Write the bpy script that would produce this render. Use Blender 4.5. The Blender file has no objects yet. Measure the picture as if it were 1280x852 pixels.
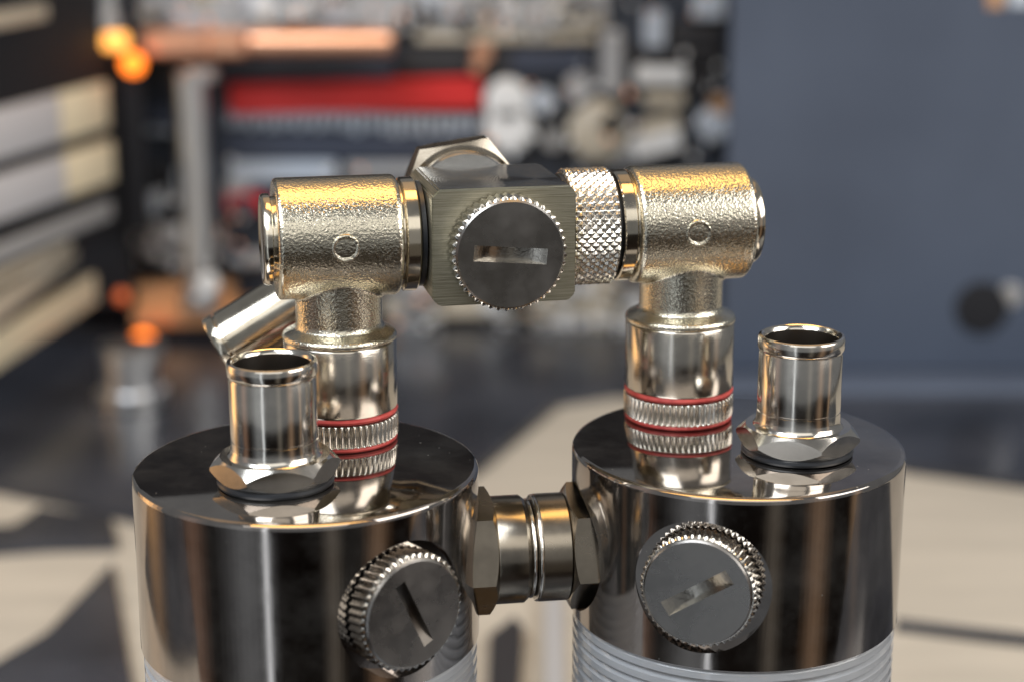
import bpy, bmesh, math, random
from mathutils import Matrix, Vector
random.seed(7)
S = 0.001                                   # everything below is written in millimetres
R = math.radians
scene = bpy.context.scene
COL = scene.collection

# ------------------------------------------------------------------ camera
F_PX, PITCH, CAM_H = 2259.0, 0.259, 84.77
cam_d = bpy.data.cameras.new('camera')
cam = bpy.data.objects.new('camera', cam_d); COL.objects.link(cam)
cam_d.sensor_width = 36.0; cam_d.lens = F_PX / 1280 * 36.0
cam_d.clip_start = 0.01; cam_d.clip_end = 20
cam.location = (0, 0, CAM_H * S); cam.rotation_euler = (math.pi / 2 - PITCH, 0, 0)
cam_d.dof.use_dof = True; cam_d.dof.focus_distance = 0.262; cam_d.dof.aperture_fstop = 13.0
cam_d.dof.aperture_blades = 0
scene.camera = cam

# ------------------------------------------------------------------ world, lamps, exposure
scene.view_settings.view_transform = 'Standard'; scene.view_settings.look = 'None'
scene.view_settings.exposure = 0.0; scene.view_settings.gamma = 1.0
world = bpy.data.worlds.new('World'); scene.world = world; world.use_nodes = True
bg = world.node_tree.nodes['Background']
bg.inputs[0].default_value = (0.94, 0.97, 1.0, 1); bg.inputs[1].default_value = 0.20
scene.cycles.max_bounces = 10; scene.cycles.transparent_max_bounces = 8
scene.cycles.caustics_reflective = False; scene.cycles.caustics_refractive = False
scene.cycles.sample_clamp_indirect = 4

def area(name, loc, target, w, h, col, radiance):
    d = bpy.data.lights.new(name, 'AREA'); d.shape = 'RECTANGLE'; d.size = w; d.size_y = h
    d.color = col; d.energy = radiance * math.pi * w * h
    o = bpy.data.objects.new(name, d); COL.objects.link(o)
    o.location = loc
    o.rotation_euler = (Vector(target) - Vector(loc)).to_track_quat('-Z', 'Y').to_euler()
    return o
def strip(name, az, dist, w, z0, z1, col, rad):
    a = R(az); x, y = math.sin(a) * dist, 0.262 - math.cos(a) * dist
    zc = (z0 + z1) / 2
    return area(name, (x, y, zc), (0, 0.262, zc), w, z1 - z0, col, rad)
COOL, WARM, AMBER = (0.86, 0.93, 1.0), (1.0, 0.84, 0.62), (1.0, 0.55, 0.2)
def soft_strip(name, az, dist, half, z0, z1, col, rad, n=7):
    """an unseen strip light for streaks in the metal: bands whose brightness falls off from the middle"""
    for i in range(n):
        u = (i - (n - 1) / 2) / (n / 2)
        strip(name, az + u * half, dist, 2 * half / n * math.pi / 180 * dist * 0.98, z0, z1, col, rad * math.exp(-2.6 * u * u))
area('ceiling_lamp', (0.02, 0.37, 0.80), (0, 0.27, 0), 0.60, 0.27, (1.0, 0.56, 0.15), 5.6)
area('ceiling_glow', (0.0, 0.80, 0.78), (0, 0.27, 0), 0.9, 0.42, (1.0, 0.58, 0.20), 0.38)
area('fill_right', (0.95, 0.0, 0.62), (-0.2, 0.75, -0.05), 0.85, 0.75, (1.0, 0.97, 0.92), 5.5)  # unseen fill added from the right to brighten the cage slats
area('window_high', (-0.05, -0.75, 0.72), (0, 0.3, 0.0), 1.5, 0.55, (1.0, 0.96, 0.88), 1.2)
soft_strip('window_gap', -21.5, 1.2, 3.0, -0.88, 0.55, COOL, 1.7, 5)
soft_strip('window_low', -34, 1.25, 20, -0.88, 0.55, COOL, 0.22, 11)
soft_strip('streak_left', -72, 1.2, 12, -0.88, 0.5, (1.0, 0.60, 0.42), 0.22)  # unseen strip added for the reddish streak on the left cap
soft_strip('fill_front', 20, 1.3, 8, -0.88, 0.5, (1.0, 0.9, 0.75), 0.14)  # unseen strip added to lift the plug on the block
soft_strip('lamp_right', 50, 1.2, 11, -0.88, 0.5, (1.0, 0.66, 0.42), 0.26)
soft_strip('lamp_right_far', 78, 0.9, 5, -0.88, 0.5, (1.0, 0.68, 0.42), 0.40)
soft_strip('lamp_left', -112, 0.75, 16, -0.40, 0.35, AMBER, 2.6)
area('fill_left', (-0.55, -0.30, 1.0), (0.0, 0.75, -0.1), 0.8, 0.7, (0.88, 0.94, 1.0), 9.0)  # unseen cool fill added for the desk and the case behind

# ------------------------------------------------------------------ back-projection used for laying things out
FW = Vector((0, math.cos(PITCH), -math.sin(PITCH))); UP = Vector((0, math.sin(PITCH), math.cos(PITCH)))
CAMP = Vector((0, 0, CAM_H))
def ray(px, py): return Vector((1, 0, 0)) * ((px - 640) / F_PX) - UP * ((py - 426) / F_PX) + FW
def at(px, py, Y): d = ray(px, py); return CAMP + d * (Y / d.y)
def on_z(px, py, z): d = ray(px, py); return CAMP + d * ((z - CAM_H) / d.z)

# ------------------------------------------------------------------ materials
def mat(name, col, metallic=0.0, rough=0.4, **kw):
    m = bpy.data.materials.new(name); m.use_nodes = True
    b = m.node_tree.nodes['Principled BSDF']
    b.inputs['Base Color'].default_value = (*col, 1); b.inputs['Metallic'].default_value = metallic
    b.inputs['Roughness'].default_value = rough
    for k, v in kw.items(): b.inputs[k.replace('_', ' ')].default_value = v
    return m
def nd(m, t, **kw):
    n = m.node_tree.nodes.new(t)
    for k, v in kw.items(): setattr(n, k, v)
    return n
def lk(m, a, b): m.node_tree.links.new(a, b)
def bsdf(m): return m.node_tree.nodes['Principled BSDF']
def coords(m, scale=(1, 1, 1)):
    t = nd(m, 'ShaderNodeTexCoord'); mp = nd(m, 'ShaderNodeMapping'); mp.inputs['Scale'].default_value = scale
    lk(m, t.outputs['Object'], mp.inputs['Vector']); return mp.outputs['Vector']
def noise(m, vec, scale, detail=3, rough=0.5):
    n = nd(m, 'ShaderNodeTexNoise'); n.inputs['Scale'].default_value = scale
    n.inputs['Detail'].default_value = detail; n.inputs['Roughness'].default_value = rough
    lk(m, vec, n.inputs['Vector']); return n.outputs['Fac']
def maprange(m, sock, a, b, c, d):
    n = nd(m, 'ShaderNodeMapRange'); lk(m, sock, n.inputs['Value'])
    for i, v in zip(('From Min', 'From Max', 'To Min', 'To Max'), (a, b, c, d)): n.inputs[i].default_value = v
    return n.outputs['Result']
def add_bump(m, sock, dist, strength=1.0, prev=None):
    n = nd(m, 'ShaderNodeBump'); n.inputs['Distance'].default_value = dist; n.inputs['Strength'].default_value = strength
    lk(m, sock, n.inputs['Height'])
    if prev is not None: lk(m, prev.outputs['Normal'], n.inputs['Normal'])
    lk(m, n.outputs['Normal'], bsdf(m).inputs['Normal']); return n
def colour_var(m, sock, c0, c1, p0=0.35, p1=0.65):
    r = nd(m, 'ShaderNodeValToRGB'); r.color_ramp.elements[0].color = (*c0, 1); r.color_ramp.elements[1].color = (*c1, 1)
    r.color_ramp.elements[0].position = p0; r.color_ramp.elements[1].position = p1
    lk(m, sock, r.inputs['Fac']); lk(m, r.outputs['Color'], bsdf(m).inputs['Base Color'])

def scratched(name, col, rough, var, stretch=(1, 1, 1), bump=0.000004, nscale=900):
    m = mat(name, col, 1.0, rough)
    v = coords(m, stretch)
    f = noise(m, v, nscale, 4, 0.6)
    g = noise(m, coords(m), 160, 3, 0.6)
    lk(m, maprange(m, g, 0.3, 0.7, max(0.02, rough - var), rough + var), bsdf(m).inputs['Roughness'])
    c2 = tuple(x * 0.82 for x in col)
    colour_var(m, g, c2, col, 0.3, 0.6)
    add_bump(m, f, bump)
    return m
M = {}
M['nickel'] = scratched('polished_nickel', (0.68, 0.64, 0.58), 0.16, 0.05, (1, 1, 0.12))
M['sleeve'] = scratched('brushed_sleeve_nickel', (0.58, 0.535, 0.47), 0.17, 0.06, (1, 1, 8), 0.000009, 700)
M['nickel_side'] = scratched('turned_nickel', (0.66, 0.60, 0.50), 0.14, 0.05, (6, 1, 1))
M['nickel_dull'] = scratched('brushed_nickel', (0.37, 0.325, 0.265), 0.24, 0.05, (8, 1, 1), 0.000008)
M['black_nickel'] = scratched('black_nickel', (0.40, 0.365, 0.34), 0.05, 0.025, (1, 1, 1), 0.0000015, 500)
def dust(m, amount=0.16):
    b = bsdf(m); v = coords(m)
    vo = nd(m, 'ShaderNodeTexVoronoi'); vo.inputs['Scale'].default_value = 620; vo.inputs['Randomness'].default_value = 1; lk(m, v, vo.inputs['Vector'])
    sep = nd(m, 'ShaderNodeSeparateColor'); lk(m, vo.outputs['Color'], sep.inputs[0])
    lim = maprange(m, sep.outputs[0], 1 - amount * 3, 1.0, 0.0, 0.11)
    lt = nd(m, 'ShaderNodeMath'); lt.operation = 'LESS_THAN'; lk(m, vo.outputs['Distance'], lt.inputs[0]); lk(m, lim, lt.inputs[1])
    film = maprange(m, noise(m, v, 70, 5, 0.65), 0.42, 0.8, 0.0, 0.085)
    ad = nd(m, 'ShaderNodeMath'); ad.operation = 'MAXIMUM'; lk(m, film, ad.inputs[0])
    sc = nd(m, 'ShaderNodeMath'); sc.operation = 'MULTIPLY'; sc.inputs[1].default_value = 0.5; lk(m, lt.outputs[0], sc.inputs[0]); lk(m, sc.outputs[0], ad.inputs[1])
    d = nd(m, 'ShaderNodeBsdfDiffuse'); d.inputs['Color'].default_value = (0.30, 0.29, 0.27, 1)
    mx = nd(m, 'ShaderNodeMixShader'); lk(m, ad.outputs[0], mx.inputs[0]); lk(m, b.outputs[0], mx.inputs[1]); lk(m, d.outputs[0], mx.inputs[2])
    lk(m, mx.outputs[0], m.node_tree.nodes['Material Output'].inputs['Surface'])
dust(M['black_nickel'])
M['cap_side'] = scratched('turned_black_nickel', (0.40, 0.365, 0.34), 0.10, 0.03, (1, 1, 0.1), 0.000003, 900)
dust(M['cap_side'], 0.05)
M['plug_face'] = scratched('satin_black_nickel', (0.33, 0.315, 0.30), 0.29, 0.08, (1, 1, 1), 0.000004)
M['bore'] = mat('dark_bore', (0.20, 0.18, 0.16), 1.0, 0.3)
M['slot'] = scratched('milled_slot', (0.52, 0.49, 0.44), 0.22, 0.12, (1, 1, 1), 0.00005, 1300)
M['knurl'] = scratched('knurled_nickel', (0.66, 0.62, 0.56), 0.17, 0.08, (1, 1, 1), 0.00004, 1500)
# cast nickel: pebbled skin
m = mat('cast_nickel', (0.66, 0.615, 0.505), 1.0, 0.17)
v = coords(m)
vo = nd(m, 'ShaderNodeTexVoronoi'); vo.feature = 'SMOOTH_F1'; vo.inputs['Scale'].default_value = 1900; lk(m, v, vo.inputs['Vector'])
b1 = add_bump(m, noise(m, v, 2700, 2, 0.55), 0.00010)
b2 = add_bump(m, vo.outputs['Distance'], 0.00005, 0.6, b1)
M['cast'] = m
# brushed block: long horizontal lines on the faces, arcs on the top
m = mat('brushed_block', (0.60, 0.56, 0.44), 1.0, 0.42)
v = coords(m, (0.03, 0.03, 1.6))
f = noise(m, v, 4200, 3, 0.7)
add_bump(m, f, 0.00003)
colour_var(m, f, (0.34, 0.32, 0.235), (0.55, 0.52, 0.41))
M['block'] = m
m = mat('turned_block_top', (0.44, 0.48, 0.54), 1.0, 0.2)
w = nd(m, 'ShaderNodeTexWave'); w.wave_type = 'RINGS'; w.rings_direction = 'Z'
w.inputs['Scale'].default_value = 700; w.inputs['Distortion'].default_value = 3; w.inputs['Detail'].default_value = 3
mp = nd(m, 'ShaderNodeMapping'); tc = nd(m, 'ShaderNodeTexCoord'); mp.inputs['Location'].default_value = (-0.006, 0.004, 0)
lk(m, tc.outputs['Object'], mp.inputs['Vector']); lk(m, mp.outputs['Vector'], w.inputs['Vector'])
add_bump(m, w.outputs['Fac'], 0.00004)
M['block_top'] = m
M['o_ring_red'] = mat('red_rubber', (0.66, 0.085, 0.07), 0, 0.5)
colour_var(M['o_ring_red'], noise(M['o_ring_red'], coords(M['o_ring_red']), 500, 3), (0.5, 0.05, 0.045), (0.72, 0.11, 0.09))
M['o_ring_black'] = mat('black_rubber', (0.02, 0.022, 0.026), 0, 0.35)
M['acrylic'] = mat('clear_acrylic', (0.80, 0.82, 0.86), 0, 0.06, Transmission_Weight=0.55, IOR=1.49)
M['desk'] = mat('cream_desk', (0.55, 0.50, 0.40), 0, 0.45)
colour_var(M['desk'], noise(M['desk'], coords(M['desk'], (1, 6, 1)), 14, 4), (0.42, 0.395, 0.345), (0.49, 0.46, 0.40))
M['floor'] = mat('dark_floor', (0.030, 0.022, 0.018), 0, 0.95, Specular_IOR_Level=0.0)
M['black_paint'] = mat('black_case_paint', (0.016, 0.017, 0.021), 0, 0.7, Specular_IOR_Level=0.2)
m = mat('tray_black', (0.03, 0.032, 0.038), 0, 0.22)
colour_var(m, noise(m, coords(m), 18, 4), (0.018, 0.021, 0.029), (0.042, 0.047, 0.062)); M['tray'] = m
m = mat('blue_grey_panel', (0.10, 0.125, 0.185), 0.0, 0.5)
colour_var(m, noise(m, coords(m), 9, 4), (0.060, 0.078, 0.118), (0.080, 0.103, 0.152)); M['panel'] = m
M['cream'] = mat('cream_slat', (0.82, 0.73, 0.54), 0, 0.4)
M['pale_slat'] = mat('pale_grey_slat', (0.66, 0.67, 0.72), 0, 0.4)
M['copper'] = mat('copper', (0.93, 0.50, 0.32), 0.75, 0.3)
M['copper_dull'] = mat('dull_copper', (0.80, 0.48, 0.27), 0.7, 0.4)
M['red_plastic'] = mat('red_plastic', (0.60, 0.025, 0.025), 0, 0.4)
M['pale_blue'] = mat('pale_blue_plastic', (0.48, 0.54, 0.63), 0, 0.4)
M['navy'] = mat('navy_plastic', (0.045, 0.055, 0.085), 0, 0.4)
M['pcb'] = mat('dark_circuit_board', (0.03, 0.036, 0.05), 0, 0.4)
M['white'] = mat('white_plastic', (0.78, 0.80, 0.82), 0, 0.35)
M['beige'] = mat('beige_plastic', (0.55, 0.50, 0.41), 0, 0.4)
M['grey'] = mat('grey_plastic', (0.38, 0.39, 0.41), 0, 0.4)
M['dark'] = mat('dark_plastic', (0.03, 0.03, 0.034), 0, 0.4)
M['silver'] = mat('silver_metal', (0.70, 0.71, 0.73), 1, 0.32)
m = mat('amber_glow', (1.0, 0.25, 0.03), 0, 0.3)  # glow put into the material for orange spots at the copper
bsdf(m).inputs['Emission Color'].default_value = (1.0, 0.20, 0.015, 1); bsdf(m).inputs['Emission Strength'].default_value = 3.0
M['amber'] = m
m = mat('amber_bar_glow', (1.0, 0.6, 0.2), 0, 0.3)  # glow put into the material for the orange-lit copper end
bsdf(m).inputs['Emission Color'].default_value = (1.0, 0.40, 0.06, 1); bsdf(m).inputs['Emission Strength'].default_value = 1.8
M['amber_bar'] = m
m = mat('dim_amber_glow', (0.7, 0.16, 0.05), 0, 0.3)  # weaker glow put in for the reddish spot on the lower copper
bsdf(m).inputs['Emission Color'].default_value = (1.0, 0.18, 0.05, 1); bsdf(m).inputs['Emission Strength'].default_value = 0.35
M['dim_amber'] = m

# ------------------------------------------------------------------ mesh helpers (millimetres in, metres out)
def finish(bm, name, mats, parent=None, smooth=True, angle=32, mw=None):
    bm.normal_update()
    me = bpy.data.meshes.new(name)
    bm.to_mesh(me); bm.free()
    return link(me, name, mats, parent, smooth, angle, mw)
def link(me, name, mats, parent=None, smooth=True, angle=32, mw=None):
    if mw is not None: me.transform(mw)
    me.transform(Matrix.Scale(S, 4))
    if not isinstance(mats, (list, tuple)): mats = [mats]
    if len(me.materials): me.materials.clear()
    for mm in mats: me.materials.append(mm)
    if smooth:
        me.polygons.foreach_set('use_smooth', [True] * len(me.polygons))
        me.set_sharp_from_angle(angle=R(angle))
    me.update()
    o = bpy.data.objects.new(name, me); COL.objects.link(o)
    if parent is not None: o.parent = parent
    return o
def lathe(prof, n=96, fn=None, bm=None, mw=None):
    """turn (radius, z) pairs about z; ends at radius 0 are closed with a fan; if the last pair equals the first the ring closes on itself"""
    bm = bm or bmesh.new(); rings = []
    closed = prof[0] == prof[-1]
    pts = prof[:-1] if closed else prof
    for r, z in pts:
        if r == 0: rings.append([bm.verts.new((0, 0, z))]); continue
        ring = []
        for i in range(n):
            t = 2 * math.pi * i / n; rr = fn(t, z, r) if fn else r
            ring.append(bm.verts.new((rr * math.cos(t), rr * math.sin(t), z)))
        rings.append(ring)
    if closed: rings.append(rings[0])
    for a, b in zip(rings, rings[1:]):
        for i in range(n):
            j = (i + 1) % n
            if len(a) == 1: bm.faces.new((a[0], b[j], b[i]))
            elif len(b) == 1: bm.faces.new((a[i], a[j], b[0]))
            else: bm.faces.new((a[i], a[j], b[j], b[i]))
    bmesh.ops.recalc_face_normals(bm, faces=bm.faces)
    if mw is not None: bm.transform(mw)
    return bm
def box(x0, x1, y0, y1, z0, z1, bev=0.0, bm=None, seg=2):
    own = bm is None; bm = bm or bmesh.new()
    r = bmesh.ops.create_cube(bm, size=1.0)
    for v in r['verts']:
        v.co = Vector(((x0 + x1) / 2 + v.co.x * (x1 - x0), (y0 + y1) / 2 + v.co.y * (y1 - y0), (z0 + z1) / 2 + v.co.z * (z1 - z0)))
    if bev and own: bmesh.ops.bevel(bm, geom=bm.edges[:], offset=bev, segments=seg, affect='EDGES', profile=0.5)
    return bm
def prism(pts, z0, z1, bm=None):
    bm = bm or bmesh.new()
    a = [bm.verts.new((x, y, z0)) for x, y in pts]; b = [bm.verts.new((x, y, z1)) for x, y in pts]
    bm.faces.new(a[::-1]); bm.faces.new(b)
    for i in range(len(pts)):
        j = (i + 1) % len(pts); bm.faces.new((a[i], a[j], b[j], b[i]))
    bmesh.ops.recalc_face_normals(bm, faces=bm.faces); return bm
def bar(p0, p1, h, t, bev=0.6):
    """a flat bar from p0 to p1, h tall (world z), t thick"""
    p0, p1 = Vector(p0), Vector(p1); d = p1 - p0; L = d.length; d.normalize()
    z = Vector((0, 0, 1)); y = z.cross(d).normalized(); z = d.cross(y)
    bm = box(0, L, -t / 2, t / 2, -h / 2, h / 2, bev)
    bm.transform(Matrix(((d.x, y.x, z.x, p0.x), (d.y, y.y, z.y, p0.y), (d.z, y.z, z.z, p0.z), (0, 0, 0, 1)))); return bm
def ring_profile(r, z, tube, k=10):
    p = [(r + tube * math.cos(2 * math.pi * i / k), z + tube * math.sin(2 * math.pi * i / k)) for i in range(k)]
    return p + [p[0]]
def boolean(bm_a, cutters, op='DIFFERENCE'):
    ma = bpy.data.meshes.new('a'); bm_a.to_mesh(ma); bm_a.free(); oa = bpy.data.objects.new('a', ma); COL.objects.link(oa)
    tmp = [oa]
    for c in cutters:
        mc = bpy.data.meshes.new('c'); c.to_mesh(mc); c.free(); oc = bpy.data.objects.new('c', mc); COL.objects.link(oc); tmp.append(oc)
        md = oa.modifiers.new('b', 'BOOLEAN'); md.operation = op; md.object = oc; md.solver = 'EXACT'
    me = evaluated(oa)
    for o in tmp:
        d = o.data; bpy.data.objects.remove(o); bpy.data.meshes.remove(d)
    return me
def evaluated(o):
    dg = bpy.context.evaluated_depsgraph_get(); dg.update()
    return bpy.data.meshes.new_from_object(o.evaluated_get(dg))
def frame(origin, x, y, z):
    x, y, z = Vector(x), Vector(y), Vector(z); o = Vector(origin)
    return Matrix(((x.x, y.x, z.x, o.x), (x.y, y.y, z.y, o.y), (x.z, y.z, z.z, o.z), (0, 0, 0, 1)))
def tag(o, label, cat, group=None):
    o['label'] = label; o['category'] = cat
    if group: o['group'] = group
    return o
def thing(name, label, cat, mw, group=None):
    o = bpy.data.objects.new(name, None); COL.objects.link(o); o.empty_display_size = 0.01
    m = mw.copy(); m.translation = m.translation * S; o.matrix_world = m
    return tag(o, label, cat, group)
def structure(o): o['kind'] = 'structure'; return o
def dup(root, mw, label):
    r = root.copy(); COL.objects.link(r)
    m = mw.copy(); m.translation = m.translation * S; r.matrix_world = m; r['label'] = label
    for ch in list(root.children):
        c = ch.copy(); COL.objects.link(c); c.parent = r
        for g in list(ch.children):
            d = g.copy(); COL.objects.link(d); d.parent = c
    return r
ROTX = Matrix.Rotation(R(90), 4, 'Y')          # local z axis of a lathe laid along +x

# ------------------------------------------------------------------ setting: desk and floor
DESK = -150.0
o = finish(box(-900, 900, 150, 1500, DESK - 25, DESK, 2), 'desk', M['desk']); structure(o)
o = finish(box(-6000, 6000, -5000, 6000, DESK - 760, DESK - 740), 'floor', M['floor'], smooth=False); structure(o)

for x0, x1 in ((-800, -330), (-75, 800)):
    structure(finish(box(x0, x1, 140, 478, DESK + 0.2, DESK + 3, 1), 'unseen_dark_sheet', M['tray']))  # unseen dark sheets added to darken the reflections in the cap sides
# ------------------------------------------------------------------ the two reservoirs
TL, TR = Vector((-29.9, 249.7, 0)), Vector((34.1, 260.0, 0))
CAPR, CAPH, FLAT, PORT_Z = 25.0, 26.2, 22.9, -14.0
axc = (TR - TL).normalized(); yaw_c = math.atan2(axc.y, axc.x)
def outward(deg): a = R(deg); return Vector((math.sin(a), -math.cos(a), 0))
def make_reservoir(name, label, centre, ports):
    t = thing(name, label, 'reservoir', Matrix.Translation(centre + Vector((0, 0, DESK))), 'twin coolant reservoirs')
    dz = -DESK
    prof = [(0, 0), (CAPR - 0.9, 0), (CAPR - 0.55, -0.08), (CAPR - 0.2, -0.28), (CAPR - 0.04, -0.6), (CAPR, -0.95),
            (CAPR, -CAPH + 0.35), (CAPR - 0.35, -CAPH), (0, -CAPH)]
    cap = lathe(prof, 256)
    cut = []
    for d, z in ports:
        x = Vector((-d.y, d.x, 0)); c = lathe([(0, 0), (9.85, 0), (9.85, 8), (0, 8)], 128)
        c.transform(frame(d * FLAT + Vector((0, 0, z)), x, (0, 0, 1), d)); cut.append(c)
    me = boolean(cap, cut)
    cap_o = link(me, 'cap', [M['black_nickel'], M['cap_side']], t, angle=30, mw=Matrix.Translation((0, 0, dz)))
    for f in cap_o.data.polygons:
        c = f.center / S
        f.material_index = 1 if abs(f.normal.z) < 0.1 and math.hypot(c.x, c.y) > CAPR - 0.3 else 0
    # clear threaded tube
    p = [(24.3, -CAPH - 0.02)]; z = -CAPH - 0.4
    while z > -CAPH - 22:
        p += [(24.65, z), (24.65, z - 1.0), (24.0, z - 1.35), (24.0, z - 1.65)]; z -= 2.0
    p += [(24.3, z), (24.3, -137), (20.5, -137), (20.5, -CAPH - 0.02), (24.3, -CAPH - 0.02)]
    finish(lathe(p, 192), 'tube', M['acrylic'], t, angle=25, mw=Matrix.Translation((0, 0, dz)))
    finish(lathe([(0, -146.9), (25, -146.9), (25, -137.6), (24.4, -137), (0, -137)], 128), 'base', M['black_nickel'], t, mw=Matrix.Translation((0, 0, dz)))
    return t
pl_dir, pr_dir = outward(38), outward(-18)
make_reservoir('reservoir', 'black nickel reservoir cap at the left, with the angled narrow-looking slotted plug', TL, [(pl_dir, -14.2), (axc, -14.9)])
make_reservoir('reservoir', 'black nickel reservoir at the right on a clear ribbed tube', TR, [(pr_dir, -13.6), (-axc, -14.9)])

# ------------------------------------------------------------------ slotted plugs
def diamond(N, k, h, z0=0.0, twist=None):
    def fn(t, z, r):
        tri = lambda u: abs(((u / (2 * math.pi)) % 1.0) - 0.5) * 2
        u = N * t + k * (z - z0)
        if twist: return r - h * (1 - tri(u)) ** 1.2
        v_ = N * t - k * (z - z0)
        return r - h * max(1 - tri(u), 1 - tri(v_))
    return fn
def zs(a, b, n): return [a + (b - a) * i / n for i in range(n + 1)]
def slotted_disc(r, z0, z1, ch, hl, hw, R_cut, deg):
    """a turned disc whose front face has a coin slot with a round-milled floor"""
    bm = lathe([(0, z0), (r, z0), (r, z1 - ch), (r - ch, z1)], 128)
    rim = [e for e in bm.edges if len(e.link_faces) == 1]
    n = 24; xs = [-hl + 2 * hl * i / n for i in range(n + 1)]
    dep = lambda x: math.sqrt(R_cut ** 2 - x * x) - math.sqrt(R_cut ** 2 - hl * hl)
    top = {sgn: [bm.verts.new((x, sgn * hw, z1)) for x in xs] for sgn in (-1, 1)}
    low = {sgn: [top[sgn][0]] + [bm.verts.new((x, sgn * hw, z1 - dep(x))) for x in xs[1:-1]] + [top[sgn][-1]] for sgn in (-1, 1)}
    for i in range(n): bm.faces.new((low[-1][i], low[-1][i + 1], low[1][i + 1], low[1][i])).material_index = 1
    for sgn in (-1, 1): bm.faces.new(top[sgn] + low[sgn][1:-1][::-1]).material_index = 1
    loop = []
    for sgn in (-1, 1): loop += [bm.edges.get((a, b)) or bm.edges.new((a, b)) for a, b in zip(top[sgn], top[sgn][1:])]
    loop += [bm.edges.get((top[-1][i], top[1][i])) for i in (0, -1)]
    bmesh.ops.triangle_fill(bm, edges=rim + loop, use_beauty=True)
    bmesh.ops.recalc_face_normals(bm, faces=bm.faces)
    bm.transform(Matrix.Rotation(R(deg), 4, 'Z')); return bm
def make_plug(label, mw, slot_deg, style, face_r=7.75, slot_hw=1.15, slot_mat='slot'):
    t = thing('slotted_plug', label, 'plug', mw, 'coin slot plugs')
    N = 50 if style == 'diamond' else 44
    prof = [(0, 0.0), (7.6, 0.0), (7.6, 0.35)] + [(8.5, z) for z in zs(0.45, 3.35, 22)] + [(7.9, 3.6), (7.0, 3.6), (7.0, 1.7)]
    k = 2 * math.pi / 2.1 if style == 'diamond' else 2 * math.pi / 6.5
    base = diamond(N, k, 0.45, 0.45, twist=(style != 'diamond'))
    fn = lambda tt, z, r: base(tt, z, r) if r > 8.2 else r
    finish(lathe(prof, N * 9, fn), 'grip', M['knurl'], t, angle=28)
    finish(slotted_disc(face_r, 1.6, 4.1, 0.25, 5.4, slot_hw, 10.0, slot_deg), 'face', [M['plug_face'], M[slot_mat]], t, angle=30)
    return t
def plug_frame(centre, d, z): return frame(centre + d * FLAT + Vector((0, 0, z)), (-d.y, d.x, 0), (0, 0, 1), d)
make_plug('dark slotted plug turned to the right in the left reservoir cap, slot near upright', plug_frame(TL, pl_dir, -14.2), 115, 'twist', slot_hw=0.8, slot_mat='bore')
make_plug('slotted plug with diamond knurl in the right reservoir cap, slot slanting upward', plug_frame(TR, pr_dir, -13.6), 33, 'diamond')

# ------------------------------------------------------------------ hexes
def hexagon(Rc, z0, z1, ch_top=0.0, ch_bot=0.0, rot=0.0, lens=False):
    """hexagonal prism about z whose ends are turned down to a cone"""
    h = prism([(Rc * math.cos(R(60 * i) + rot), Rc * math.sin(R(60 * i) + rot)) for i in range(6)], z0, z1)
    fl = Rc * math.cos(R(30))
    ct = (Rc - fl) * 0.62 if not lens else (z1 - z0) * 0.46
    p = [(0, z0 - .01), (fl - 0.25 if ch_bot else Rc + 1, z0 - .01)]
    if ch_bot: p += [(Rc + 0.1, z0 + ct)]
    if ch_top: p += [(Rc + 0.1, z1 - ct), (fl - 0.25, z1 + .01), (0, z1 + .01)]
    else: p += [(Rc + 1, z1 + .01), (0, z1 + .01)]
    return boolean(h, [lathe(p, 96)], 'INTERSECT')

# ------------------------------------------------------------------ hose barbs standing on the caps
def make_barb(label, mw):
    t = thing('barb_fitting', label, 'hose barb', mw, 'straight hose barbs on the caps')
    finish(lathe([(0, 0), (7.7, 0), (8.15, 0.15), (8.3, 0.5), (8.2, 0.9), (7.6, 1.2), (0, 1.2)], 96), 'washer', M['o_ring_black'], t)
    link(hexagon(9.2, 0.85, 4.3, 1, 1, lens=True), 'hex_flange', M['nickel'], t, angle=20)
    prof = [(6.75, 4.2), (6.5, 4.5), (6.28, 4.9), (6.18, 5.5), (6.15, 6.6), (6.08, 6.65), (6.08, 6.85), (6.15, 6.9), (6.12, 15.3), (6.02, 15.5), (6.02, 15.75),
            (6.25, 15.95), (6.36, 16.2), (6.36, 17.5), (6.2, 17.85), (5.85, 18.0), (5.5, 17.8), (5.3, 17.3)]
    finish(lathe(prof, 128), 'tube', M['nickel'], t, angle=40)
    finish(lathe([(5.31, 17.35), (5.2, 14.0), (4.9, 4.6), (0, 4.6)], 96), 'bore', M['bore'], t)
    return t
BL, BR = Vector((-33.4, 242.2, 0)), Vector((42.4, 255.9, 0))
barb = make_barb('nickel hose barb standing on the left reservoir cap', Matrix.Translation(BL) @ Matrix.Rotation(R(12), 4, 'Z'))
dup(barb, Matrix.Translation(BR) @ Matrix.Rotation(R(-106.5 + 30), 4, 'Z'), 'nickel hose barb standing on the right reservoir cap')

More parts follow.
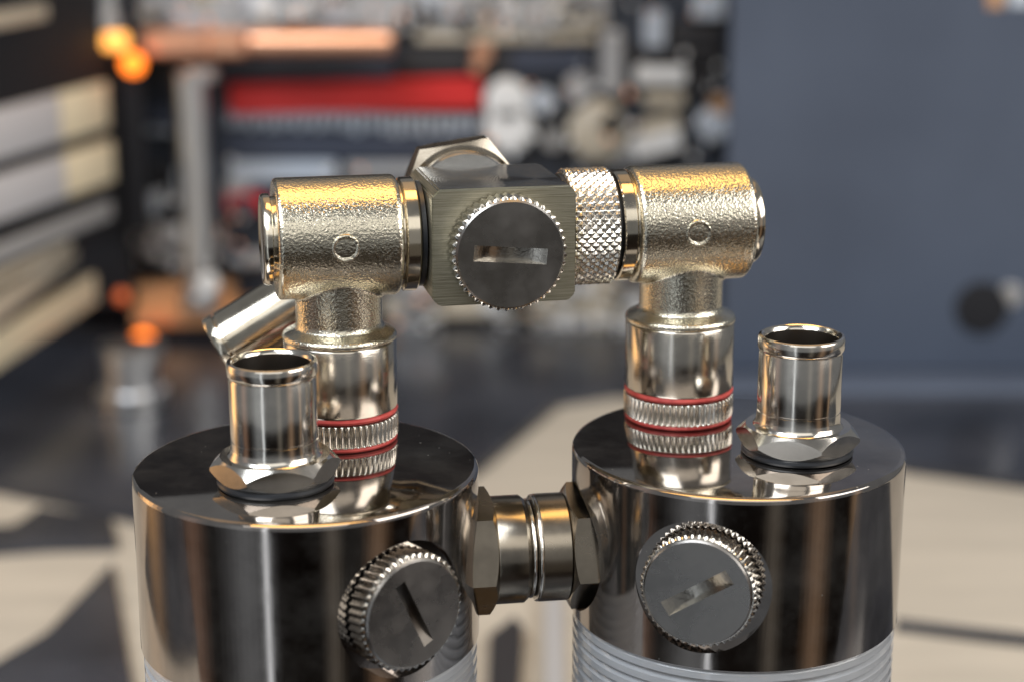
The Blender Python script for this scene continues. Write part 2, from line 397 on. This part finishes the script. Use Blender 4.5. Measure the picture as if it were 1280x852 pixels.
# ------------------------------------------------------------------ bridge: two tee swivels, cross block, knurled coupling
RL, RR = Vector((-25.9, 262.9, 0)), Vector((26.3, 273.9, 0))
ax = (RR - RL).normalized(); nb = Vector((ax.y, -ax.x, 0)); MID = (RL + RR) / 2
AZ = 31.1
def bridge(t, off, z): return MID + ax * t + nb * off + Vector((0, 0, z))
def make_tee(label, mw):
    """local origin on the cap under the riser, +x towards the block"""
    t = thing('tee_swivel', label, 'tee fitting', mw, 'swivel tees of the bridge')
    up = Matrix.Translation((0, 0, AZ))
    a = lathe([(0, -9.3), (8.55, -9.3), (8.95, -8.95), (9.0, -8.6), (9.0, 8.1), (8.8, 8.6), (8.3, 8.9), (0, 8.9)], 96, mw=up @ ROTX)
    b = lathe([(0, 15.6), (8.3, 15.6), (8.6, 15.8), (8.62, 16.3), (8.4, 16.7), (7.5, 17.15), (6.75, 17.5), (6.5, 18.2), (6.5, 26), (0, 26)], 96)
    me = boolean(a, [b], 'UNION')
    tmp = bpy.data.objects.new('tmp', me); COL.objects.link(tmp)
    md = tmp.modifiers.new('r', 'REMESH'); md.mode = 'VOXEL'; md.voxel_size = 0.22; md.use_smooth_shade = True
    sm = tmp.modifiers.new('s', 'SMOOTH'); sm.factor = 0.5; sm.iterations = 2
    me2 = evaluated(tmp); bpy.data.objects.remove(tmp)
    body = link(me2, 'cast_body', M['cast'], t, angle=60)
    for s in (-1, 1):                                  # little round casting mark, front and back
        mk = lathe([(0, -0.10), (1.3, -0.06), (1.6, 0.08), (1.8, 0.13), (2.0, 0.06), (2.2, -0.5)], 40)
        mk.transform(frame((0.2, s * 8.95, AZ), (s, 0, 0), (0, 0, 1), (0, s, 0)) if s < 0 else frame((0.2, s * 8.95, AZ), (-1, 0, 0), (0, 0, 1), (0, 1, 0)))
        finish(mk, 'casting_mark', M['cast'], body)
    finish(lathe([(0, -11.0), (5.6, -11.0), (5.9, -11.2), (6.5, -11.15), (6.75, -10.8), (6.75, -9.95), (6.3, -9.8), (6.3, -9.2), (0, -9.2)], 96, mw=up @ ROTX), 'end_cap', M['nickel_side'], t, angle=40)
    finish(lathe([(0, 8.7), (7.9, 8.7), (7.9, 9.15), (8.25, 9.25), (8.5, 9.5), (8.5, 11.2), (8.3, 11.4), (0, 11.4)], 128, mw=up @ ROTX), 'collar', M['nickel_side'], t, angle=40)
    finish(lathe([(0, 11.3), (7.6, 11.3), (7.9, 11.7), (7.9, 12.3), (0, 12.4)], 96, mw=up @ ROTX), 'side_seal', M['o_ring_black'], t)
    finish(lathe([(8.1, 5.2), (8.4, 5.25), (8.5, 5.5), (8.5, 15.4), (8.35, 15.62), (7.5, 15.65)], 128), 'sleeve', M['sleeve'], t, angle=40)
    finish(lathe(ring_profile(8.05, 4.75, 0.52), 128), 'o_ring', M['o_ring_red'], t)
    NT = 56
    fn = lambda tt, z, r: r - (0.58 * (0.5 - 0.5 * math.cos(NT * tt)) if r > 8.55 else 0)
    finish(lathe([(0, 0.55), (8.1, 0.55), (8.4, 0.75), (8.62, 0.95), (8.62, 3.95), (8.4, 4.15), (8.1, 4.3), (0, 4.3)], NT * 10, fn), 'knurled_ring', M['knurl'], t, angle=50)
    finish(lathe(ring_profile(8.05, 0.4, 0.4), 128), 'o_ring', M['o_ring_red'], t)
    return t
rz = math.atan2(ax.y, ax.x)
tee = make_tee('cast nickel tee on the left reservoir, left of the square block', Matrix.Translation(RL) @ Matrix.Rotation(rz, 4, 'Z'))
dup(tee, Matrix.Translation(RR) @ Matrix.Rotation(rz + math.pi, 4, 'Z'), 'cast nickel tee on the right reservoir, beside the knurled coupling')

# square cross block
T0, T1, HY, HZ = -14.1, 7.2, 10.2, 8.6
BC = bridge((T0 + T1) / 2, 0, AZ - 0.35)
bt = thing('cross_block', 'square brushed metal block in the middle of the bridge', 'fitting block', frame(BC, ax, -nb, (0, 0, 1)))
bm = box(-(T1 - T0) / 2, (T1 - T0) / 2, -HY, HY, -HZ, HZ)
bmesh.ops.bevel(bm, geom=[e for e in bm.edges if abs((e.verts[0].co - e.verts[1].co).y) > 5 ], offset=1.0, segments=1, affect='EDGES')
bmesh.ops.bevel(bm, geom=[e for e in bm.edges if e.calc_length() > 0.5 and all(abs(abs(v.co.y) - HY) < 1e-4 for v in e.verts)], offset=0.22, segments=2, affect='EDGES')
bm.normal_update()
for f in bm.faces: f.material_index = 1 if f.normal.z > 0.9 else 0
finish(bm, 'body', [M['block'], M['block_top']], bt, angle=20)
finish(lathe([(0, 0), (8.1, 0), (8.1, 1.2), (0, 1.2)], 96, mw=Matrix.Translation(((T1 - T0) / 2 - 0.3, 0, 0.35)) @ ROTX), 'port_seal', M['o_ring_black'], bt)
pf = frame(BC + nb * HY + ax * 0.05 + Vector((0, 0, -0.5)), ax, (0, 0, 1), nb)
make_plug('slotted plug on the front of the square block, slot nearly level', pf, -5, 'twist', 7.95)

# knurled coupling between block and right tee
kc = thing('knurled_coupling', 'diamond knurled round coupling between the square block and the right tee', 'coupling', frame(bridge(T1, 0, AZ), ax, -nb, (0, 0, 1)))
N = 42; k = 2 * math.pi / 1.4
base = diamond(N, k, 0.42, 0)
fn = lambda tt, z, r: base(tt, z, r) if r > 8.7 else r
finish(lathe([(0, 0.25), (8.3, 0.25)] + [(9.0, z) for z in zs(0.45, 7.3, 68)] + [(8.4, 7.5), (0, 7.5)], N * 9, fn, mw=ROTX), 'knurl', M['knurl'], kc, angle=24)

# rear elbow with hose barb
ec = bridge(-5.4, -HY, AZ + 1.9)
et = thing('elbow_fitting', 'angled hose barb elbow with a hex nut behind the square block', 'elbow barb', frame(ec, ax, (0, 0, 1), -nb))
# local: x along the bridge (seen to the right), y up, z away from the viewer ; mirrored handedness is avoided by flipping x
et.matrix_world = (lambda m_: (setattr(m_, 'translation', m_.translation * S), m_)[1])(frame(ec, -ax, (0, 0, 1), -nb))
finish(lathe([(0, -0.5), (8.2, -0.5), (8.5, 0.2), (8.5, 2.2), (0, 2.2)], 96), 'collar', M['nickel'], et)
link(hexagon(10.9, 2.0, 6.8, 1, 1, R(52)), 'hex_nut', M['nickel_dull'], et, angle=20)
tipv = Vector((39.3, -22.3, 0)); dv = tipv.normalized(); Ltip = tipv.length
side = Vector((0, 0, 1)); mwE = frame((-1.1, -2.0, 12.5), side.cross(dv), side, dv)
prof = [(0, -6.2), (5, -6.0), (6.6, -5.0), (7.4, -3.0), (7.6, 0), (7.6, 9), (7.3, 9.6), (6.9, 10.2), (6.6, 11), (5.6, 12.5), (5.5, Ltip - 2.2), (5.15, Ltip - 2.05), (5.15, Ltip - 1.75), (5.55, Ltip - 1.6),
        (5.6, Ltip - 0.3), (5.4, Ltip), (5.1, Ltip), (4.8, Ltip - 0.5)]
finish(lathe([(0, 6.6), (7.4, 6.6), (7.4, 12.5), (0, 12.5)], 96), 'neck', M['nickel'], et)
finish(lathe(prof, 128, mw=mwE), 'barb', M['nickel_side'], et, angle=40)
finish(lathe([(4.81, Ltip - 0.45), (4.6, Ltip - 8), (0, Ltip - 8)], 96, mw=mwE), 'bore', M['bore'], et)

# hex coupling between the two caps
cc = (TL + TR) / 2; G = (TR - TL).length / 2 - FLAT
ct = thing('hex_coupling', 'short hex ended coupling joining the two reservoir caps', 'coupling', frame(cc + Vector((0, 0, -14.9)), axc, (-axc.y, axc.x, 0), (0, 0, 1)))
link(hexagon(9.6, -G, -5.2, 1, 0, R(-18)), 'hex_nut', M['nickel_dull'], ct, angle=20, mw=ROTX)
link(hexagon(9.6, 5.8, G, 0, 1, R(-15)), 'hex_nut', M['nickel_dull'], ct, angle=20, mw=ROTX)
finish(lathe([(7.4, -5.4), (8.0, -5.2), (8.1, -5.0), (8.1, -0.9), (7.6, -0.3), (7.0, -0.1), (7.0, 0.6), (7.6, 0.8), (8.1, 1.5), (8.1, 5.6), (7.6, 5.9)], 128, mw=ROTX), 'sleeve', M['nickel_dull'], ct, angle=30)
for z in (0.25, 1.15):
    finish(lathe(ring_profile(7.15 + (z > 1) * 0.55, z, 0.35), 96, mw=ROTX), 'groove_ring', M['knurl'], ct)

# ------------------------------------------------------------------ the computer behind
def px_box(px0, py0, px1, py1, Y, depth, bev=1.0, tilt=0.0):
    a, b = at(px0, py0, Y), at(px1, py1, Y)
    c = (a + b) / 2
    w2, h2 = abs(b.x - a.x) / 2, abs(a.z - b.z) / 2
    bm = box(-w2, w2, 0, depth, -h2, h2, min(bev, w2 * .4, h2 * .4, depth * .4), seg=1)
    bm.transform(Matrix.Translation(c) @ Matrix.Rotation(R(-tilt), 4, 'Y')); return bm
def px_disc(px, py, r_px, Y, depth, dome=0.3):
    c = at(px, py, Y); r = r_px * c.y / F_PX / math.cos(PITCH) * 1.0
    bm = lathe([(0, 0), (r, 0), (r, depth * (1 - dome * .5)), (r * .8, depth), (0, depth)], 28)
    bm.transform(frame(c + Vector((0, depth, 0)), (1, 0, 0), (0, 0, 1), (0, -1, 0))); return bm
def px_rod(px, py0, py1, r, Y):
    a, b = at(px, py0, Y), at(px, py1, Y)
    return lathe([(0, 0), (r, 0), (r, (a - b).length), (0, (a - b).length)], 24, mw=frame(b, (1, 0, 0), Vector((0, 0, 1)).cross(Vector((1, 0, 0))), (0, 0, 1)) @ Matrix.Identity(4))

case = thing('computer_case', 'open black computer case with a blue grey side panel behind the reservoirs', 'computer case', Matrix.Translation((0, 800, DESK)))
ci = Matrix.Translation((0, -800, -DESK))
def part(bm, name, mt, parent, smooth=True): return finish(bm, name, mt, parent, smooth, mw=ci)
tray_px = [(-200, 592), (0, 617), (165, 654), (420, 720), (600, 592), (700, 508), (775, 496), (930, 530), (1137, 592), (1285, 612), (1500, 640)]
pts = [on_z(x, y, DESK) for x, y in tray_px]
poly = [(p.x, p.y) for p in pts] + [(360, 960), (-420, 960)]
part(prism(poly, DESK + 0.1, DESK + 4), 'tray', M['tray'], case)
part(box(-420, 360, 960, 966, DESK, 340), 'back_panel', M['black_paint'], case)
pa = at(912, 100, 800); pb = at(912, 462, 800)
panel = part(box(pa.x, 420, 800, 806, pb.z, 340, 1), 'side_panel', M['panel'], case)
part(box(pa.x - 3, 420, 776, 806, pb.z - 16, pb.z - 0.5, 2), 'side_rail', M['panel'], case)
part(box(pa.x, 420, 790, 806, DESK + 4, pb.z - 16.5, 1), 'kick_strip', M['black_paint'], case)
hole = px_disc(1228, 386, 34, 799, 2.5); part(hole, 'grommet', M['black_paint'], panel)
c = at(1262, 372, 799)
part(px_disc(1262, 370, 15, 799.3, 2), 'screw_head', M['silver'], panel)
part(px_box(1236, -12, 1254, 12, 799, 3), 'clip', M['copper_dull'], panel)
part(px_box(1262, -16, 1290, 10, 799, 3), 'clip', M['pale_blue'], panel)
part(px_box(1226, 532, 1300, 556, 789, 3), 'slot_cover', M['cream'], case)

board = thing('motherboard', 'circuit board upright in the case with a red memory slot and many connectors', 'circuit board', Matrix.Translation((0, 900, DESK + 4)))
ci = Matrix.Translation((0, -900, -(DESK + 4)))
part(box(-260, 125, 915, 918, DESK + 10, 45), 'board_plate', M['pcb'], board)
YB = 905
for args in ((285, 101, 602, 141, 1.5), (282, 240, 332, 266, 0)):
    part(px_box(*args[:4], YB, 9, 1, args[4]), 'memory_slot', M['red_plastic'], board)
for i in range(26):
    x = 284 + i * 12.2; y = 138 + i * 0.35
    part(px_box(x, y, x + 7.5, y + random.uniform(18, 27), YB + 1, 8, .5), 'slot_contact', M['pale_blue'], board)
part(px_box(280, 166, 600, 200, YB + 3, 7), 'slot_body', M['navy'], board)
part(px_box(285, 203, 420, 228, YB + 2, 7), 'connector', M['pale_blue'], board)
part(px_box(430, 205, 520, 222, YB + 2, 7), 'connector', M['grey'], board)
part(px_box(268, 74, 492, 98, YB - 4, 14), 'socket_frame', M['navy'], board)
part(px_box(500, 56, 700, 92, YB + 2, 8), 'heat_spreader', M['dark'], board)
part(px_box(640, 62, 735, 92, YB, 8), 'connector', M['navy'], board)
for (x, y, r, mm) in ((634, 128, 27, 'white'), (636, 162, 30, 'white'), (691, 176, 14, 'silver'), (678, 128, 15, 'pale_blue'), (748, 165, 36, 'beige'), (765, 155, 17, 'silver'),
                      (724, 112, 18, 'grey'), (603, 66, 13, 'copper'), (597, 84, 9, 'copper'), (902, 134, 13, 'copper_dull'), (892, 158, 20, 'pale_blue')):
    part(px_disc(x, y, r, YB - 6, 12), 'capacitor', M[mm], board)
for (x0, y0, x1, y1, mm, tl) in ((795, 84, 858, 106, 'white', 0), (806, 118, 856, 134, 'beige', 0), (790, 166, 852, 194, 'white', 14), (800, 150, 850, 168, 'beige', 12),
                                 (752, 40, 778, 118, 'grey', 0), (806, 14, 832, 60, 'pale_blue', 0), (868, -10, 906, 24, 'pale_blue', 0), (780, 66, 900, 80, 'dark', 0),
                                 (838, 30, 900, 62, 'dark', 0), (722, 180, 790, 202, 'grey', 0), (864, 90, 900, 120, 'dark', 0)):
    part(px_box(x0, y0, x1, y1, YB - 2, 10, 1, tl), 'connector', M[mm], board)
# rows of small components along the top edge and the low shelf of the board
def clutter(x0, x1, y0, y1, n, mats, s0, s1, Y):
    for i in range(n):
        x = random.uniform(x0, x1); y = random.uniform(y0, y1); w = random.uniform(s0, s1); h = random.uniform(s0, s1) * .7
        part(px_box(x, y, x + w, y + h, Y + random.uniform(-3, 4), 8, .6), 'component', M[random.choice(mats)], board)
part(px_box(170, -30, 760, 40, YB + 4, 6), 'upper_card', M['grey'], board)
clutter(150, 740, -14, 24, 80, ['grey', 'beige', 'pale_blue', 'silver', 'dark', 'white', 'silver'], 10, 36, YB)
part(px_box(520, 42, 745, 54, YB + 1, 7), 'card_edge', M['beige'], board)
clutter(0, 270, 268, 330, 42, ['grey', 'white', 'silver', 'dark', 'pale_blue', 'grey'], 12, 34, YB - 6)
clutter(150, 235, 110, 250, 20, ['grey', 'dark', 'pale_blue', 'navy', 'dark'], 14, 36, YB)
clutter(480, 790, 330, 412, 46, ['grey', 'beige', 'white', 'silver', 'dark', 'beige'], 14, 38, YB - 8)
clutter(270, 330, 226, 330, 14, ['grey', 'pale_blue', 'dark', 'navy'], 14, 36, YB)
part(px_box(480, 372, 790, 398, YB - 3, 6), 'card_edge', M['beige'], board)
part(px_disc(594, 424, 9, YB - 14, 6), 'capacitor', M['copper'], board)
part(px_disc(610, 424, 9, YB - 14, 6), 'capacitor', M['copper'], board)

def sparkle(x0, x1, y0, y1, n, Y, r0=2.0, r1=5.5):  # bright balls added to give the board its blurred highlights
    for i in range(n):
        r = random.uniform(r0, r1); c = at(random.uniform(x0, x1), random.uniform(y0, y1), Y + random.uniform(-6, 2)); q = r * c.y / F_PX
        part(lathe([(0, -q), (q * .7, -q * .7), (q, 0), (q * .7, q * .7), (0, q)], 12, mw=Matrix.Translation(c)), 'glint_ball', M[random.choice(['silver', 'silver', 'white', 'copper'])], board)
sparkle(150, 900, -10, 44, 70, YB - 10)
sparkle(0, 300, 250, 335, 40, YB - 16)
sparkle(480, 800, 335, 425, 40, YB - 16)
sparkle(610, 900, 60, 215, 36, YB - 12)
sparkle(285, 600, 200, 330, 22, YB - 6)
# copper water blocks with nickel posts
ci = Matrix.Identity(4)
def copper_block(name, label, pieces):
    global ci
    x0, y0, x1, y1, Y = pieces[0][:5]
    c = at((x0 + x1) / 2, y1, Y)
    t = thing(name, label, 'water block', Matrix.Translation(c), 'copper water blocks'); ci = Matrix.Translation(-c)
    for (x0, y0, x1, y1, Y, d, mm, nm) in pieces:
        part(px_box(x0, y0, x1, y1, Y, d, 2), nm, M[mm], t)
    return t
cb = copper_block('copper_block', 'upper copper water block across the top left of the circuit board', [(98, 40, 310, 72, 872, 26, 'copper', 'plate'), (312, 40, 490, 67, 868, 22, 'copper', 'bar')])
def hbar(px0, px1, py, r, Y, mt, name, parent):
    a, b = at(px0, py, Y), at(px1, py, Y)
    part(lathe([(0, 0), (r * .8, 0), (r, 1), (r, (b - a).length - 1), (r * .8, (b - a).length), (0, (b - a).length)], 32, mw=frame(a, (0, 1, 0), (0, 0, 1), (1, 0, 0))), name, mt, parent)
hbar(312, 490, 53, 5.6, 866, M['copper'], 'tube', cb)
part(px_disc(246, 55, 13, 866, 6, 1.0), 'spot_disc', M['copper'], cb)
cb2 = copper_block('copper_block', 'lower copper water block at the left, above the black tray', [(96, 384, 330, 412, 872, 24, 'copper_dull', 'plate'), (130, 358, 290, 384, 880, 18, 'copper_dull', 'step')])
part(px_disc(258, 358, 14, 846, 6, 1.0), 'spot_disc', M['white'], cb2)  # bright highlight put in as a white disc

def rod(name, label, px, py0, py1, r, Y, knob=True):
    global ci
    b = at(px, py1, Y); t = thing(name, label, 'metal post', Matrix.Translation(b), 'metal posts of the water blocks'); ci = Matrix.Translation(-b)
    part(px_rod(px, py0, py1, r, Y), 'shaft', M['silver'], t)
    if knob:
        a = at(px, py0, Y)
        part(lathe([(0, -3), (r * 1.3, -3), (r * 1.3, 3), (r, 4), (0, 4)], 24, mw=Matrix.Translation(b + Vector((0, 0, 4)))), 'foot', M['silver'], t)
        part(lathe([(0, -3), (r * 1.15, -3), (r * 1.15, 2.5), (r * .8, 3), (0, 3)], 24, mw=Matrix.Translation(a)), 'collar', M['silver'], t)
    return t
rod('metal_post', 'tall silver post between the two copper blocks', 250, 92, 384, 7.6, 862)
rod('metal_post', 'short silver post on top of the upper copper block', 134, -40, 38, 6.6, 866)
rod('metal_post', 'thick silver post standing on the black tray under the lower copper block', 166, 438, 505, 12, on_z(166, 505, DESK + 4).y + 1)

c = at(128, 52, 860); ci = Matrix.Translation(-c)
t = thing('glow_bar', 'amber glow put in as a bright bar at the left end of the upper copper block', 'glow bar', Matrix.Translation(c))  # copper lit orange is put in as a glowing bar
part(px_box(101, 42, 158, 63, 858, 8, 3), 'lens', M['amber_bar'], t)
part(px_box(97, 38, 162, 67, 864, 6, 1), 'glow_backing', M['copper'], t)
for lab, x, y, r in (('upper amber glow put in as a bright ball under the copper block', 166, 80, 14), ('lower amber glow put in as a bright ball above the thick silver post', 179, 426, 14), ('small dim reddish glow put in as a ball at the lower copper block', 152, 371, 9)):  # orange glow at the copper put in as glowing balls
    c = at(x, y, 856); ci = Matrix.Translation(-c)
    t = thing('glow_spot', lab, 'glow spot', Matrix.Translation(c), 'amber glow spots')
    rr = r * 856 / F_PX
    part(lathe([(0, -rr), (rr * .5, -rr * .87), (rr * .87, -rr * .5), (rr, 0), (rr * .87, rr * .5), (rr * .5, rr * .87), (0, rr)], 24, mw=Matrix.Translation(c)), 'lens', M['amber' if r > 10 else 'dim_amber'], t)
    part(lathe([(0, 0), (rr * .7, 0), (rr * .7, 10), (0, 10)], 20, mw=frame(c + Vector((0, rr * .5, 0)), (1, 0, 0), (0, 0, -1), (0, 1, 0))), 'glow_stem', M['dark'], t)

# drive cage at the far left: cream slats running away from us
cg = thing('drive_cage', 'black drive cage with cream slats at the left of the case', 'drive cage', Matrix.Translation((-240, 760, DESK + 4))); ci = Matrix.Translation((240, -760, -(DESK + 4)))
def slat(py_far0, py_far1, mt, px_far=134, Yf=850, Yn=640, name='slat', frac=(0, 1)):
    a0, a1 = at(px_far, py_far0, Yf), at(px_far, py_far1, Yf)
    f = (a0 + a1) / 2; n0 = at(0, 0, 764); n = Vector((f.x + (n0.x - f.x) * (Yf - Yn) / (Yf - 764), Yn, f.z))
    n.z = f.z
    p0 = n.lerp(f, frac[0]); p1 = n.lerp(f, frac[1])
    part(bar(p0, p1, (a0 - a1).z, 4), name, mt, cg)
slat(103, 159, M['cream'], px_far=131, frac=(0.79, 1)); slat(103, 159, M['pale_slat'], px_far=131, frac=(0, 0.785))
slat(176, 226, M['cream'], px_far=138, frac=(0.79, 1)); slat(176, 226, M['pale_slat'], px_far=138, frac=(0, 0.785))
slat(343, 378, M['cream'], px_far=116)
slat(300, 326, M['beige'], px_far=90)
slat(-4, 14, M['beige'], px_far=100)
slat(250, 272, M['grey'], px_far=136); slat(280, 292, M['beige'], px_far=120)
for i in range(7):
    slat(52, 108, M['pale_slat'], px_far=48 - i * 9, Yf=846 - i * 10, Yn=840 - i * 10, name='fin')
slat(30, 96, M['pale_blue'], px_far=76, Yf=850, Yn=842, name='fin')
f = at(140, 100, 870)
part(box(-330, f.x + 4, 872, 876, DESK + 4, 60, 1), 'cage_back', M['black_paint'], cg)
w0 = at(150, 135, 866) + Vector((-3, 6, 0)); w1 = at(-30, 135, 700) + Vector((-24, 0, 0)); w1.z = w0.z
part(bar(w0, w1, 118, 3), 'cage_side', M['black_paint'], cg)
part(box(at(140, 0, 866).x, at(172, 0, 866).x, 864, 870, DESK + 60, 45, 1), 'cage_post', M['black_paint'], cg)

# ------------------------------------------------------------------ odds and ends on the desk
def desk_strip(name, label, cat, pxs, h, mt, z=DESK + 0.1):
    p = [on_z(x, y, z) for x, y in pxs]; c = sum(p, Vector()) / len(p)
    o = finish(prism([(q.x - c.x, q.y - c.y) for q in p], 0, h), name, mt, smooth=False)
    o.location = c * S; tag(o, label, cat); return o
desk_strip('black_board', 'black flat board on the desk at the lower left', 'board', [(-60, 872), (60, 800), (142, 712), (150, 760), (172, 900), (-60, 1000)], 3, M['tray'])
desk_strip('dark_band', 'dark flat bar lying along the front of the black tray at the left', 'bar', [(-80, 672), (20, 664), (50, 642), (140, 655), (148, 688), (60, 690), (-80, 700)], 3, M['tray'])
desk_strip('thin_strip', 'thin dark strip on the desk at the lower right', 'strip', [(1120, 780), (1400, 812), (1400, 822), (1120, 789)], 2, M['tray'])
desk_strip('grey_bar', 'grey bar lying on the desk between the reservoirs', 'bar', [(680, 745), (704, 745), (706, 900), (682, 900)], 4, M['grey'])
desk_strip('black_clip', 'small black clip on the desk between the reservoirs', 'clip', [(612, 812), (642, 788), (654, 800), (648, 880), (610, 880)], 5, M['dark'])
